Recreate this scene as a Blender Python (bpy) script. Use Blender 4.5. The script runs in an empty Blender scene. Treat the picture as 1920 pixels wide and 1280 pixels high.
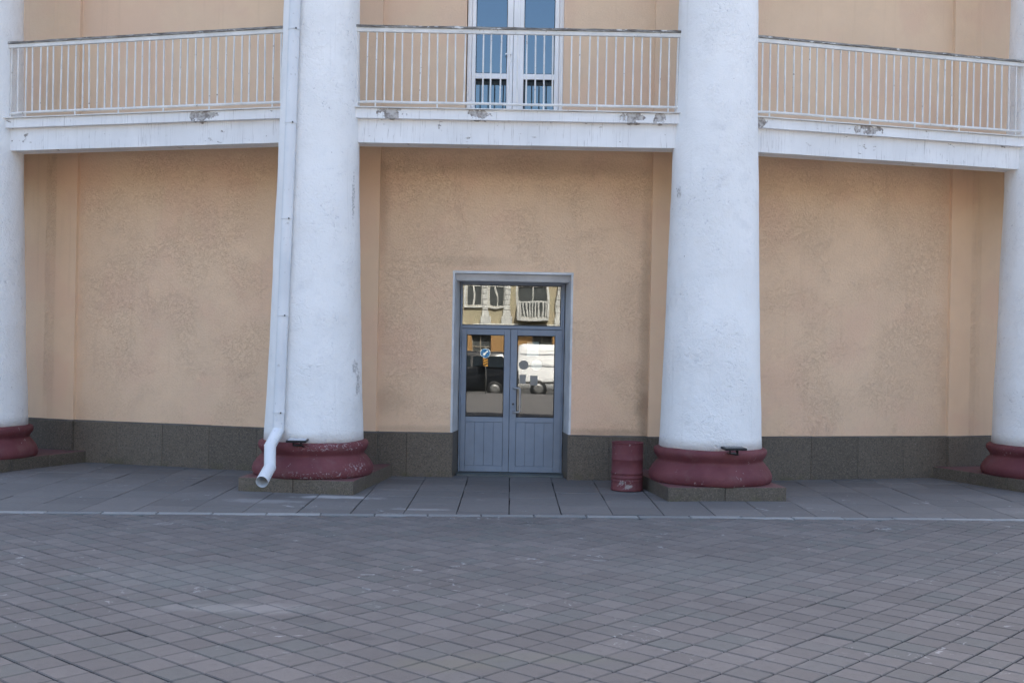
import bpy, math, random
from mathutils import Vector, Matrix, noise
random.seed(7)
sc = bpy.context.scene
col = sc.collection
R = math.radians

# ------------------------------------------------------------------ camera, sky, sun, exposure
F, H, ROLL = 2150.0, 1.8, 0.0185          # focal length in photo pixels, eye height, roll
cd = bpy.data.cameras.new('camera'); cam = bpy.data.objects.new('camera', cd); col.objects.link(cam)
cd.sensor_width = 36.0; cd.lens = 36.0 * F / 1920.0; cd.clip_start = 0.1; cd.clip_end = 2000
cam.matrix_world = Matrix.Translation((0, 0, H)) @ Matrix.Rotation(R(90), 4, 'X') @ Matrix.Rotation(ROLL, 4, 'Z')
sc.camera = cam
SUN_EL, SUN_AZ = 50.0, 14.0               # behind the building, a little to the right
w = bpy.data.worlds.new('World'); sc.world = w; w.use_nodes = True
nt = w.node_tree; nt.nodes.clear()
sky = nt.nodes.new('ShaderNodeTexSky'); sky.sky_type = 'NISHITA'; sky.sun_disc = False
sky.sun_elevation = R(SUN_EL); sky.sun_rotation = R(SUN_AZ)
sky.air_density = 1.0; sky.dust_density = 4.5; sky.ozone_density = 0.4
bg = nt.nodes.new('ShaderNodeBackground'); bg.inputs[1].default_value = 0.10
wo = nt.nodes.new('ShaderNodeOutputWorld')
nt.links.new(sky.outputs[0], bg.inputs[0]); nt.links.new(bg.outputs[0], wo.inputs[0])
sl = bpy.data.lights.new('sun', 'SUN'); sl.energy = 4.6; sl.angle = R(0.5); sl.color = (1.0, 0.94, 0.86)
so = bpy.data.objects.new('sun', sl); col.objects.link(so)
sdir = Vector((math.sin(R(SUN_AZ)) * math.cos(R(SUN_EL)), math.cos(R(SUN_AZ)) * math.cos(R(SUN_EL)), math.sin(R(SUN_EL))))
so.rotation_euler = sdir.to_track_quat('Z', 'Y').to_euler(); so.location = (10, 40, 40)
sc.view_settings.view_transform = 'Standard'; sc.view_settings.look = 'None'
sc.view_settings.gamma = 1.0; sc.view_settings.use_curve_mapping = False
sc.view_settings.exposure = 2.45

# ------------------------------------------------------------------ helpers
def P(x, y, Y):
    """photo pixel -> (x, z) on the plane at depth Y"""
    up, vp = x - 960.0, y - 640.0
    u, v = up + ROLL * vp, vp - ROLL * up
    return u * Y / F, H - v * Y / F

WL = {}
def obj(name, verts, faces, mat, parent=None, smooth=False, origin=None):
    if origin is None:
        xs = [v[0] for v in verts]; ys = [v[1] for v in verts]; zs = [v[2] for v in verts]
        origin = ((min(xs) + max(xs)) / 2, (min(ys) + max(ys)) / 2, min(zs))
    origin = Vector(origin)
    me = bpy.data.meshes.new(name)
    me.from_pydata([Vector(v) - origin for v in verts], [], faces)
    if isinstance(mat, (list, tuple)):
        for m in mat: me.materials.append(m)
    else: me.materials.append(mat)
    if smooth: me.polygons.foreach_set('use_smooth', [True] * len(me.polygons))
    me.update()
    return link(name, me, origin, parent)
def link(name, me, origin, parent=None, rz=0.0):
    o = bpy.data.objects.new(name, me); col.objects.link(o)
    o.location = Vector(origin) - (WL[parent.name] if parent else Vector((0, 0, 0)))
    o.rotation_euler = (0, 0, rz)
    if parent: o.parent = parent
    WL[o.name] = Vector(origin)
    return o
def empty(name, loc):
    o = bpy.data.objects.new(name, None); col.objects.link(o); o.location = loc; o.empty_display_size = 0.2
    WL[o.name] = Vector(loc); return o
def tag(o, label=None, cat=None, group=None, kind=None):
    if label: o['label'] = label
    if cat: o['category'] = cat
    if group: o['group'] = group
    if kind: o['kind'] = kind
    return o

class MB:
    """collects shapes for one mesh"""
    def __init__(s): s.v = []; s.f = []
    def add(s, verts, faces):
        n = len(s.v); s.v += [tuple(v) for v in verts]; s.f += [tuple(i + n for i in f) for f in faces]; return s
    def box(s, x0, x1, y0, y1, z0, z1, c=0.0):
        if c <= 0:
            v = [(x, y, z) for z in (z0, z1) for (x, y) in ((x0, y0), (x1, y0), (x1, y1), (x0, y1))]
            return s.add(v, [(3, 2, 1, 0), (4, 5, 6, 7), (0, 1, 5, 4), (1, 2, 6, 5), (2, 3, 7, 6), (3, 0, 4, 7)])
        v = []                                   # all twelve edges chamfered
        X, Y, Z = (x0, x1), (y0, y1), (z0, z1)
        idx = {}
        for a in (0, 1):
            for b in (0, 1):
                for d in (0, 1):
                    sx, sy, sz = (1, -1)[a] * c, (1, -1)[b] * c, (1, -1)[d] * c
                    for k, q in enumerate(((X[a], Y[b] + sy, Z[d] + sz), (X[a] + sx, Y[b], Z[d] + sz), (X[a] + sx, Y[b] + sy, Z[d]))):
                        idx[(a, b, d, k)] = len(v); v.append(q)
        f = []
        for a in (0, 1):
            q = [idx[(a, 0, 0, 0)], idx[(a, 1, 0, 0)], idx[(a, 1, 1, 0)], idx[(a, 0, 1, 0)]]; f.append(q if a else q[::-1])
            q = [idx[(0, a, 0, 1)], idx[(1, a, 0, 1)], idx[(1, a, 1, 1)], idx[(0, a, 1, 1)]]; f.append(q[::-1] if a else q)
            q = [idx[(0, 0, a, 2)], idx[(1, 0, a, 2)], idx[(1, 1, a, 2)], idx[(0, 1, a, 2)]]; f.append(q if a else q[::-1])
            for b in (0, 1):
                q = [idx[(a, b, 0, 0)], idx[(a, b, 1, 0)], idx[(a, b, 1, 1)], idx[(a, b, 0, 1)]]; f.append(q if (a + b) % 2 == 0 else q[::-1])
                q = [idx[(a, 0, b, 0)], idx[(a, 1, b, 0)], idx[(a, 1, b, 2)], idx[(a, 0, b, 2)]]; f.append(q[::-1] if (a + b) % 2 == 0 else q)
                q = [idx[(0, a, b, 1)], idx[(1, a, b, 1)], idx[(1, a, b, 2)], idx[(0, a, b, 2)]]; f.append(q if (a + b) % 2 == 0 else q[::-1])
                for d in (0, 1):
                    q = [idx[(a, b, d, 0)], idx[(a, b, d, 1)], idx[(a, b, d, 2)]]; f.append(q if (a + b + d) % 2 else q[::-1])
        return s.add(v, f)
    def lathe(s, prof, cx=0, cy=0, n=48, caps=True, jit=None):
        v, f = [], []
        for (r, z) in prof:
            for i in range(n):
                a = 2 * math.pi * i / n
                rr, zz = (r, z) if jit is None else jit(r, z, a)
                v.append((cx + rr * math.cos(a), cy + rr * math.sin(a), zz))
        for k in range(len(prof) - 1):
            for i in range(n):
                j = (i + 1) % n
                f.append((k * n + i, k * n + j, (k + 1) * n + j, (k + 1) * n + i))
        if caps:
            f.append(tuple(range(n - 1, -1, -1))); b = (len(prof) - 1) * n; f.append(tuple(b + i for i in range(n)))
        return s.add(v, f)
    def tube(s, pts, r, n=12, caps=True):
        pts = [Vector(p) for p in pts]; v, f = [], []
        rs = r if isinstance(r, (list, tuple)) else [r] * len(pts)
        up = Vector((0, 0, 1)); ref = None
        for i, p in enumerate(pts):
            t = (pts[min(i + 1, len(pts) - 1)] - pts[max(i - 1, 0)]).normalized()
            if ref is None: ref = t.orthogonal().normalized()
            ref = (ref - t * ref.dot(t)).normalized(); b = t.cross(ref)
            for k in range(n):
                a = 2 * math.pi * k / n
                v.append(p + (ref * math.cos(a) + b * math.sin(a)) * rs[i])
        for i in range(len(pts) - 1):
            for k in range(n):
                j = (k + 1) % n; f.append((i * n + k, i * n + j, (i + 1) * n + j, (i + 1) * n + k))
        if caps:
            f.append(tuple(range(n - 1, -1, -1))); m = (len(pts) - 1) * n; f.append(tuple(m + k for k in range(n)))
        return s.add(v, f)
    def prism(s, poly, z0, z1):
        n = len(poly)
        v = [(x, y, z0) for x, y in poly] + [(x, y, z1) for x, y in poly]
        f = [tuple(range(n - 1, -1, -1)), tuple(range(n, 2 * n))] + [(i, (i + 1) % n, n + (i + 1) % n, n + i) for i in range(n)]
        return s.add(v, f)
    def map(s, fn): s.v = [tuple(fn(v)) for v in s.v]; return s
    def build(s, name, mat, parent=None, smooth=False, origin=None): return obj(name, s.v, s.f, mat, parent, smooth, origin)
def box(name, mat, parent, x0, x1, y0, y1, z0, z1, c=0.0, fn=None):
    m = MB().box(x0, x1, y0, y1, z0, z1, c)
    if fn: m.map(fn)
    return m.build(name, mat, parent)

def plate(holes, x0, x1, z0, z1, y0, y1):
    """wall of thickness y0..y1 with rectangular openings, as one mesh"""
    xs = sorted({x0, x1} | {h[i] for h in holes for i in (0, 1)}); zs = sorted({z0, z1} | {h[i] for h in holes for i in (2, 3)})
    m = MB(); ins = lambda x, z: any(h[0] < x < h[1] and h[2] < z < h[3] for h in holes)
    for i in range(len(xs) - 1):
        for k in range(len(zs) - 1):
            if ins((xs[i] + xs[i + 1]) / 2, (zs[k] + zs[k + 1]) / 2): continue
            a, b, c, d = xs[i], xs[i + 1], zs[k], zs[k + 1]
            m.add([(a, y0, c), (b, y0, c), (b, y0, d), (a, y0, d)], [(0, 1, 2, 3)])
            m.add([(a, y1, c), (b, y1, c), (b, y1, d), (a, y1, d)], [(3, 2, 1, 0)])
    for (a, b, c, d) in list(holes) + [(x0, x1, z0, z1)]:
        m.add([(a, y0, c), (b, y0, c), (b, y0, d), (a, y0, d), (a, y1, c), (b, y1, c), (b, y1, d), (a, y1, d)],
              [(0, 4, 5, 1), (1, 5, 6, 2), (2, 6, 7, 3), (3, 7, 4, 0)])
    return m

# ------------------------------------------------------------------ materials
class N:
    """small node-tree writer"""
    def __init__(s, name, rough=0.8, spec=0.3, metal=0.0):
        s.m = bpy.data.materials.new(name); s.m.use_nodes = True; s.t = s.m.node_tree; s.t.nodes.clear()
        s.out = s.n('ShaderNodeOutputMaterial'); s.b = s.n('ShaderNodeBsdfPrincipled')
        s.b.inputs['Roughness'].default_value = rough; s.b.inputs['Specular IOR Level'].default_value = spec
        s.b.inputs['Metallic'].default_value = metal
        s.l(s.b.outputs[0], s.out.inputs[0]); s._p = None; s.c = {}
    def n(s, t): return s.t.nodes.new(t)
    def l(s, a, b): s.t.links.new(a, b)
    def put(s, sock, val):
        if isinstance(val, bpy.types.NodeSocket): s.l(val, sock)
        elif isinstance(val, (tuple, list)): sock.default_value = tuple(val) + ((1.0,) if len(val) == 3 and len(sock.default_value) == 4 else ())
        else: sock.default_value = val
    def pos(s):
        if s._p is None: s._p = s.n('ShaderNodeNewGeometry')
        return s._p.outputs['Position']
    def normal(s): s.pos(); return s._p.outputs['Normal']
    def island(s):
        s.pos(); oi = s.n('ShaderNodeObjectInfo')
        return s.math('FRACT', s.math('ADD', s._p.outputs['Random Per Island'], oi.outputs['Random']))
    def math(s, op, a, b=0.0, clamp=False):
        n = s.n('ShaderNodeMath'); n.operation = op; n.use_clamp = clamp; s.put(n.inputs[0], a); s.put(n.inputs[1], b); return n.outputs[0]
    def scale(s, sc_, v=None):
        n = s.n('ShaderNodeMapping'); s.l(v or s.pos(), n.inputs[0]); n.inputs['Scale'].default_value = sc_; return n.outputs[0]
    def noise(s, scale, detail=4, rough=0.55, dist=0.0, v=None, out=0):
        key = (scale, detail, rough, dist, v, out)
        if key in s.c: return s.c[key]
        n = s.n('ShaderNodeTexNoise'); s.l(v or s.pos(), n.inputs['Vector']); s.c[key] = n.outputs[out]; n.inputs['Scale'].default_value = scale
        n.inputs['Detail'].default_value = detail; n.inputs['Roughness'].default_value = rough; n.inputs['Distortion'].default_value = dist
        return n.outputs[out]
    def voro(s, scale, feature='F1', v=None, out='Distance'):
        n = s.n('ShaderNodeTexVoronoi'); n.feature = feature; s.l(v or s.pos(), n.inputs['Vector']); n.inputs['Scale'].default_value = scale; return n.outputs[out]
    def ramp(s, x, a, b, lo=0.0, hi=1.0):
        n = s.n('ShaderNodeMapRange'); n.interpolation_type = 'SMOOTHSTEP'; s.put(n.inputs[0], x)
        n.inputs[1].default_value = a; n.inputs[2].default_value = b; n.inputs[3].default_value = lo; n.inputs[4].default_value = hi; return n.outputs[0]
    def mix(s, fac, a, b, mode='MIX'):
        n = s.n('ShaderNodeMix'); n.data_type = 'RGBA'; n.blend_type = mode; s.put(n.inputs[0], fac); s.put(n.inputs[6], a); s.put(n.inputs[7], b); return n.outputs[2]
    def spot(s, c, r, wob=0.5, ns=9.0, soft=0.25):
        """ragged patch round point c (world), radii r"""
        sub = s.n('ShaderNodeVectorMath'); sub.operation = 'SUBTRACT'; s.l(s.pos(), sub.inputs[0]); sub.inputs[1].default_value = c
        dv = s.n('ShaderNodeVectorMath'); dv.operation = 'DIVIDE'; s.l(sub.outputs[0], dv.inputs[0]); dv.inputs[1].default_value = r
        ln = s.n('ShaderNodeVectorMath'); ln.operation = 'LENGTH'; s.l(dv.outputs[0], ln.inputs[0])
        d = s.math('ADD', ln.outputs['Value'], s.math('MULTIPLY', s.math('SUBTRACT', s.noise(ns, 3), 0.5), wob * 4))
        return s.ramp(d, 1.0 - soft, 1.0 + soft, 1.0, 0.0)
    def bump(s, h, strength=0.5, dist=0.01):
        n = s.n('ShaderNodeBump'); n.inputs['Strength'].default_value = strength; n.inputs['Distance'].default_value = dist
        s.l(h, n.inputs['Height'])
        if s.b.inputs['Normal'].is_linked: s.l(s.b.inputs['Normal'].links[0].from_socket, n.inputs['Normal'])
        s.l(n.outputs[0], s.b.inputs['Normal']); return s
    def done(s, c): s.put(s.b.inputs['Base Color'], c); return s.m
def plain(name, c, rough=0.6, spec=0.3, metal=0.0, var=0.06, bump=0.0):
    a = N(name, rough, spec, metal)
    k = a.ramp(a.noise(3.0, 5), 0.3, 0.7, 1 - var * 2, 1 + var)
    mul = a.n('ShaderNodeVectorMath'); mul.operation = 'SCALE'; mul.inputs[0].default_value = c; a.l(k, mul.inputs['Scale'])
    if bump: a.bump(a.noise(60, 3), bump, 0.004)
    return a.done(mul.outputs[0])

def mk_stucco(name, c, rough_amt, stains_and_bands=()):
    a = N(name, 0.9, 0.15)
    big = a.noise(0.9, 4, 0.6); mid = a.noise(5.0, 4)
    c1 = a.mix(a.ramp(big, 0.3, 0.7), [x * 0.96 for x in c], [min(1, x * 1.03) for x in c])
    c1 = a.mix(a.ramp(mid, 0.45, 0.75, 0, 0.12), c1, (c[0] * 0.86, c[1] * 0.83, c[2] * 0.82))
    c1 = a.mix(a.ramp(a.noise(1.1, 3, 0.5, 0.3), 0.46, 0.64, 0, 0.55), c1, (c[0] * 0.97, c[1] * 0.90, c[2] * 0.93))
    drip_ = a.ramp(a.noise(1.0, 3, 0.6, v=a.scale((9.0, 9.0, 0.5))), 0.58, 0.75, 0, 0.16)
    c1 = a.mix(drip_, c1, (c[0] * 0.7, c[1] * 0.66, c[2] * 0.63))
    gr = a.ramp(a.noise(2.3, 5, 0.65, 0.4), 0.55, 0.78, 0, 0.08)
    c1 = a.mix(gr, c1, (0.42, 0.36, 0.31))
    for (p, r, f) in stains_and_bands: c1 = a.mix(a.math('MULTIPLY', a.spot(p, r, 0.35, 5, 0.7), f), c1, (0.24, 0.15, 0.1))
    # trowelled worm-like relief
    wv = a.noise(21.0, 3, 0.6, 0.9, v=a.scale((1.0, 1.0, 1.2)))
    worm = a.math('ABSOLUTE', a.math('SUBTRACT', wv, 0.5))
    pit = a.ramp(worm, 0.0, 0.04, 0.0, 1.0)
    patch = a.ramp(a.noise(1.6, 3), 0.38, 0.62, 0.25, 1.0)
    c1 = a.mix(a.math('MULTIPLY', a.math('MULTIPLY', a.math('SUBTRACT', 1.0, pit), patch), 0.10 * rough_amt), c1, (c[0] * 0.62, c[1] * 0.58, c[2] * 0.56))
    hgt = a.math('ADD', a.math('MULTIPLY', a.math('MULTIPLY', pit, patch), 0.45), a.math('MULTIPLY', a.noise(38.0, 3), 0.9))
    a.bump(a.math('ADD', hgt, a.math('MULTIPLY', a.noise(6, 3), 0.7)), 0.7 * rough_amt, 0.014)
    return a.done(c1)
PEACH = (0.84, 0.602, 0.41)
M = {}
M['stucco'] = mk_stucco('peach_rough_stucco', PEACH, 1.0,
    stains_and_bands=(((-1.62, 15.1, 1.0), (0.22, 0.5, 0.2), 0.22), ((-1.75, 15.1, 3.6), (0.1, 0.4, 0.6), 0.3), ((1.77, 15.1, 1.9), (0.09, 0.4, 1.6), 0.35), ((1.76, 15.1, 1.0), (0.12, 0.5, 0.3), 0.4), ((-0.6, 15.1, 2.85), (0.5, .4, .06), 0.18), ((1.2, 15.1, 0.62), (0.7, .4, .05), 0.3), ((-1.2, 15.1, 0.62), (0.6, .4, .05), 0.25), ((0.3, 15.1, 4.1), (1.9, .4, .12), 0.25)))  # last entry: wide darker strip on the wall below the balcony beam
M['stucco_flat'] = mk_stucco('peach_smooth_stucco', PEACH, 0.35)
M['stucco_up'] = mk_stucco('pale_peach_stucco', (0.75, 0.56, 0.395), 0.45)

def mk_column():
    a = N('white_column_plaster', 0.85, 0.2)
    c = a.mix(a.ramp(a.noise(1.2, 4), 0.3, 0.7), (0.83, 0.83, 0.82), (0.89, 0.89, 0.88))
    rough = a.ramp(a.noise(1.8, 3), 0.35, 0.65, 0.1, 1.0)
    wv = a.noise(20.0, 4, 0.6, 1.2)
    pit = a.ramp(wv, 0.27, 0.40, 1.0, 0.0)
    c = a.mix(a.math('MULTIPLY', a.math('MULTIPLY', pit, rough), 0.75), c, (0.5, 0.51, 0.54))
    c = a.mix(a.ramp(a.noise(3.0, 5, 0.65), 0.56, 0.74, 0, 0.25), c, (0.55, 0.56, 0.58))
    strk = a.ramp(a.noise(1.0, 3, 0.6, v=a.scale((14.0, 14.0, 0.4))), 0.6, 0.78, 0, 0.22); c = a.mix(strk, c, (0.5, 0.49, 0.47))
    dots = a.ramp(a.voro(5.5), 0.02, 0.055, 1.0, 0.0)
    c = a.mix(a.math('MULTIPLY', dots, a.ramp(a.noise(2.7, 2), 0.5, 0.62)), c, (0.32, 0.31, 0.3))
    for p, r in (((-1.875, 13.78, 1.46), (0.024, 0.3, 0.085)), ((-1.845, 13.85, 1.25), (0.016, 0.2, 0.14)), ((1.965, 13.75, 3.62), (0.02, 0.2, 0.075)), ((-1.935, 13.8, 3.5), (0.012, 0.2, 0.28))):
        c = a.mix(a.math('MULTIPLY', a.spot(p, r, 0.6, 22, 0.3), 0.65), c, a.mix(a.ramp(a.noise(45, 3), 0.4, 0.6), (0.3, 0.29, 0.29), (0.7, 0.69, 0.68)))
    h = a.math('ADD', a.math('MULTIPLY', wv, rough), a.math('MULTIPLY', a.noise(60, 3), 0.2))
    a.bump(a.math('ADD', h, a.math('MULTIPLY', a.noise(7, 3), 0.6)), 0.9, 0.019)
    return a.done(c)
M['column'] = mk_column()

def mk_beam():
    a = N('white_flaking_paint', 0.75, 0.25)
    c = a.mix(a.ramp(a.noise(2.0, 4), 0.3, 0.7), (0.76, 0.76, 0.76), (0.85, 0.85, 0.85))
    st = a.noise(1.0, 3, 0.6, v=a.scale((26.0, 26.0, 0.55)))
    lines = a.ramp(a.math('ABSOLUTE', a.math('SUBTRACT', st, 0.55)), 0.0, 0.013, 1.0, 0.0)
    gate = a.ramp(a.noise(2.4, 3, v=a.scale((1.6, 1.6, 1.6))), 0.36, 0.6)
    c = a.mix(a.math('MULTIPLY', a.math('MULTIPLY', lines, gate), 0.55), c, (0.24, 0.22, 0.21))
    c = a.mix(a.math('MULTIPLY', a.ramp(st, 0.6, 0.8), 0.3), c, (0.5, 0.49, 0.47))
    fl = a.noise(6.0, 5, 0.65, 0.3, v=a.scale((1.0, 1.0, 2.2)))
    flake = a.ramp(fl, 0.655, 0.67)
    for (x, r) in ((P(727, 213, 13.6)[0], 0.15), (P(897, 217, 13.6)[0], 0.13), (P(1190, 226, 13.6)[0], 0.15), (P(1240, 226, 13.6)[0], 0.07), (2.92, 0.12), (-3.9, 0.2), (4.4, 0.2)):
        flake = a.math('MAXIMUM', flake, a.spot((x, 13.8 if abs(x) < 2.4 else 14.1, 4.52), (r * .9, 0.9, 0.058), 0.8, 14, 0.07))
    c = a.mix(flake, c, a.mix(a.ramp(a.noise(22, 4), 0.35, 0.65), (0.24, 0.215, 0.20), (0.55, 0.53, 0.51)))
    a.bump(a.math('ADD', a.math('MULTIPLY', flake, -1.0), a.math('MULTIPLY', a.noise(30, 4), 0.25)), 0.6, 0.008)
    return a.done(c)
M['beam'] = mk_beam()

def mk_granite(painted=False):
    a = N('grey_brown_granite' + ('_paint_spilled' if painted else ''), 0.5, 0.35)
    t = a.island()
    base = a.mix(t, (0.105, 0.087, 0.067), (0.160, 0.131, 0.100))
    sp = a.voro(85.0, out='Color'); sep = a.n('ShaderNodeSeparateColor'); a.l(sp, sep.inputs[0])
    base = a.mix(a.math('MULTIPLY', a.ramp(sep.outputs[0], 0.6, 0.95), 0.4), base, (0.24, 0.20, 0.165))
    base = a.mix(a.math('MULTIPLY', a.ramp(sep.outputs[1], 0.6, 0.95), 0.5), base, (0.035, 0.032, 0.03))
    base = a.mix(a.ramp(a.noise(3.5, 5, 0.6), 0.5, 0.8, 0, 0.5), base, (0.07, 0.066, 0.058))
    sx = a.n('ShaderNodeSeparateXYZ'); a.l(a.pos(), sx.inputs[0])
    moss = a.math('MULTIPLY', a.ramp(sx.outputs[2], 0.0, 0.12, 1, 0), a.ramp(a.noise(5, 4), 0.45, 0.7, 0, 0.6))
    base = a.mix(moss, base, (0.09, 0.085, 0.04))
    drip = a.ramp(a.voro(7.0, v=a.scale((1.0, 1.0, 0.35))), 0.012, 0.03, 1.0, 0.0)
    base = a.mix(a.math('MULTIPLY', drip, 0.5), base, (0.5, 0.48, 0.45))
    if painted:
        nz = a.n('ShaderNodeSeparateXYZ'); a.l(a.normal(), nz.inputs[0])
        k = a.math('MULTIPLY', a.ramp(nz.outputs[2], 0.6, 0.9), a.ramp(a.noise(9, 4), 0.3, 0.42))
        base = a.mix(k, base, (0.16, 0.075, 0.078))
    a.bump(a.noise(90, 3), 0.25, 0.003)
    return a.done(base)
M['granite'] = mk_granite(); M['granite_painted'] = mk_granite(True)

def mk_maroon(worn=(), chips=()):
    a = N('maroon_oil_paint', 0.6, 0.2)
    c = a.mix(a.ramp(a.noise(2.5, 5), 0.3, 0.7), (0.132, 0.040, 0.047), (0.175, 0.058, 0.064))
    fl = a.ramp(a.noise(26.0, 4, 0.6, 0.6, v=a.scale((1.0, 1.0, 0.7))), 0.64, 0.665)
    gate = a.ramp(a.noise(3.6, 3), 0.5, 0.6)
    for p, r_ in worn:
        gate = a.math('MAXIMUM', gate, a.spot(p, r_, 0.3, 5, 0.4)); fl = a.math('MAXIMUM', fl, a.math('MULTIPLY', a.spot(p, r_, 0.3, 5, 0.4), a.ramp(a.noise(30, 4, 0.6, 0.8), 0.57, 0.6)))
    c = a.mix(a.math('MULTIPLY', a.math('MULTIPLY', fl, gate), 0.7), c, (0.42, 0.35, 0.35))
    c = a.mix(a.ramp(a.noise(11, 4), 0.6, 0.8, 0, 0.5), c, (0.1, 0.035, 0.045))
    c = a.mix(a.ramp(a.noise(4.5, 5, 0.65), 0.5, 0.75, 0, 0.3), c, (0.2, 0.13, 0.12))
    for p, r_ in chips: c = a.mix(a.math('MULTIPLY', a.spot(p, r_, 0.8, 30, 0.15), 0.8), c, (0.33, 0.30, 0.28))
    a.bump(a.math('ADD', a.noise(14, 4), a.math('MULTIPLY', fl, -0.5)), 0.5, 0.012)
    return a.done(c)
M['maroon'] = mk_maroon(worn=(((-2.2, 13.35, 0.53), (0.3, 0.3, 0.05)), ((-1.85, 13.5, 0.53), (0.14, 0.3, 0.05)), ((-2.2, 13.3, 0.2), (0.5, 0.4, 0.05)), ((-1.8, 13.5, 0.27), (0.14, 0.3, 0.06)), ((-2.1, 13.3, 0.17), (0.4, 0.4, 0.03))))

def mk_paver(name, c0, c1, c2, chalk=True, rough=0.85, spills=()):
    a = N(name, rough, 0.25)
    t = a.island()
    c = a.mix(a.ramp(t, 0.0, 1.0), c0, c1)
    c = a.mix(a.ramp(a.math('FRACT', a.math('MULTIPLY', t, 7.13)), 0.72, 0.9), c, c2)
    c = a.mix(a.ramp(a.noise(0.55, 4), 0.35, 0.65, 0, 0.3), c, [x * 0.72 for x in c0])
    c = a.mix(a.ramp(a.noise(14, 5, 0.65), 0.45, 0.75, 0, 0.35), c, [x * 0.66 for x in c0])
    c = a.mix(a.ramp(a.noise(110, 3), 0.55, 0.8, 0, 0.3), c, [min(1, x * 1.7) for x in c1])
    if chalk:
        k = a.math('MULTIPLY', a.ramp(a.noise(6, 4, 0.6, 1.5), 0.63, 0.68), a.ramp(a.noise(0.8, 3), 0.48, 0.6))
        c = a.mix(a.math('MULTIPLY', k, 0.45), c, (0.42, 0.42, 0.43))
        d = a.ramp(a.voro(2.2), 0.008, 0.02, 1.0, 0.0); c = a.mix(d, c, (0.02, 0.02, 0.02))
    for sp_ in spills: c = a.mix(a.math('MULTIPLY', a.spot(sp_[0], sp_[1], 0.45, 6, 0.5), sp_[2]), c, sp_[3] if len(sp_) > 3 else (0.5, 0.5, 0.5))
    a.bump(a.noise(55, 4), 0.35, 0.004)
    return a.done(c)
PAVE_SPILLS = tuple(((x, y, 0), (rx, ry, .2), f, cc) for x, y, rx, ry, f, cc in ((-0.35, 6.35, .3, .12, .5, (.13, .125, .10)), (0.2, 6.55, .5, .1, .35, (.13, .13, .105)), (-1.75, 7.6, .5, .12, .35, (.3, .29, .28)), (-1.4, 7.35, .3, .08, .4, (.09, .085, .085)), (-2.4, 8.6, .7, .5, .4, (.14, .15, .145)), (1.6, 9.2, .8, .5, .3, (.14, .148, .143)), (-0.9, 6.9, .14, .05, .5, (.08, .078, .08)), (1.9, 7.3, .3, .08, .3, (.1, .095, .095)), (-4, 8, .9, .4, .35, (.1, .1, .1)), (3.6, 9.5, 1, .5, .35, (.11, .11, .11)), (0.4, 8.6, .6, .25, .3, (.11, .11, .11))))
M['paver'] = mk_paver('grey_concrete_paver', (0.122, 0.114, 0.111), (0.152, 0.142, 0.138), (0.120, 0.121, 0.117), spills=PAVE_SPILLS)
M['slab'] = mk_paver('dark_grey_slab', (0.140, 0.134, 0.130), (0.178, 0.170, 0.164), (0.155, 0.150, 0.145), spills=(((-1.95, 13.0, 0), (0.42, 0.1, 0.2), .55), ((-0.95, 12.2, 0), (0.3, 0.06, 0.2), .3), ((-2.7, 12.6, 0), (0.4, 0.15, 0.2), .2)))
M['kerb'] = mk_paver('pale_kerb_concrete', (0.22, 0.225, 0.225), (0.31, 0.315, 0.31), (0.19, 0.195, 0.195), False)
M['mortar'] = plain('sandy_joint_dirt', (0.045, 0.043, 0.042), 0.95, 0.1, var=0.15, bump=0.4)
def mk_asphalt():
    a = N('asphalt', 0.9, 0.2)
    c = a.mix(a.ramp(a.noise(0.4, 5), 0.3, 0.7), (0.05, 0.05, 0.05), (0.085, 0.083, 0.08))
    c = a.mix(a.ramp(a.noise(80, 3), 0.5, 0.8, 0, 0.5), c, (0.14, 0.14, 0.135)); a.bump(a.noise(90, 3), 0.4, 0.006)
    return a.done(c)
M['asphalt'] = mk_asphalt()
M['door'] = plain('grey_blue_door_paint', (0.225, 0.27, 0.335), 0.45, 0.4, var=0.05)
M['reveal'] = plain('pale_grey_reveal_paint', (0.66, 0.67, 0.685), 0.7, 0.25, var=0.08, bump=0.25)
M['pvc'] = plain('white_door_plastic', (0.86, 0.86, 0.86), 0.4, 0.4, var=0.03)
M['rubber'] = plain('black_rubber', (0.012, 0.013, 0.015), 0.6, 0.3)
M['black'] = plain('black_painted_metal', (0.015, 0.015, 0.016), 0.45, 0.4)
M['handle'] = plain('grey_handle_metal', (0.42, 0.43, 0.44), 0.35, 0.5, 0.4)
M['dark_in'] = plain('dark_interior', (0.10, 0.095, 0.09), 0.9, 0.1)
M['threshold'] = plain('grey_green_threshold', (0.12, 0.135, 0.13), 0.7, 0.3, var=0.12, bump=0.2)
M['concrete'] = plain('roof_concrete', (0.3, 0.29, 0.28), 0.9, 0.1)
def mk_rail():
    a = N('worn_white_rail_paint', 0.55, 0.35)
    c = a.mix(a.ramp(a.noise(5, 4), 0.3, 0.7), (0.64, 0.63, 0.60), (0.77, 0.76, 0.73))
    c = a.mix(a.ramp(a.noise(16, 4, 0.65), 0.66, 0.7, 0, 0.8), c, (0.2, 0.15, 0.11)); return a.done(c)
M['rail'] = mk_rail()
def mk_wood():
    a = N('weathered_rail_top', 0.9, 0.15)
    n_ = a.noise(6.0, 5, 0.65, v=a.scale((1.2, 1.2, 9.0)))
    c = a.mix(a.ramp(n_, 0.35, 0.65), (0.13, 0.115, 0.1), (0.34, 0.33, 0.31))
    c = a.mix(a.ramp(a.noise(9, 4, 0.6, v=a.scale((1, 1, 4))), 0.6, 0.64), c, (0.68, 0.67, 0.65)); a.bump(n_, 0.6, 0.01); return a.done(c)
M['wood'] = mk_wood()
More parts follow.
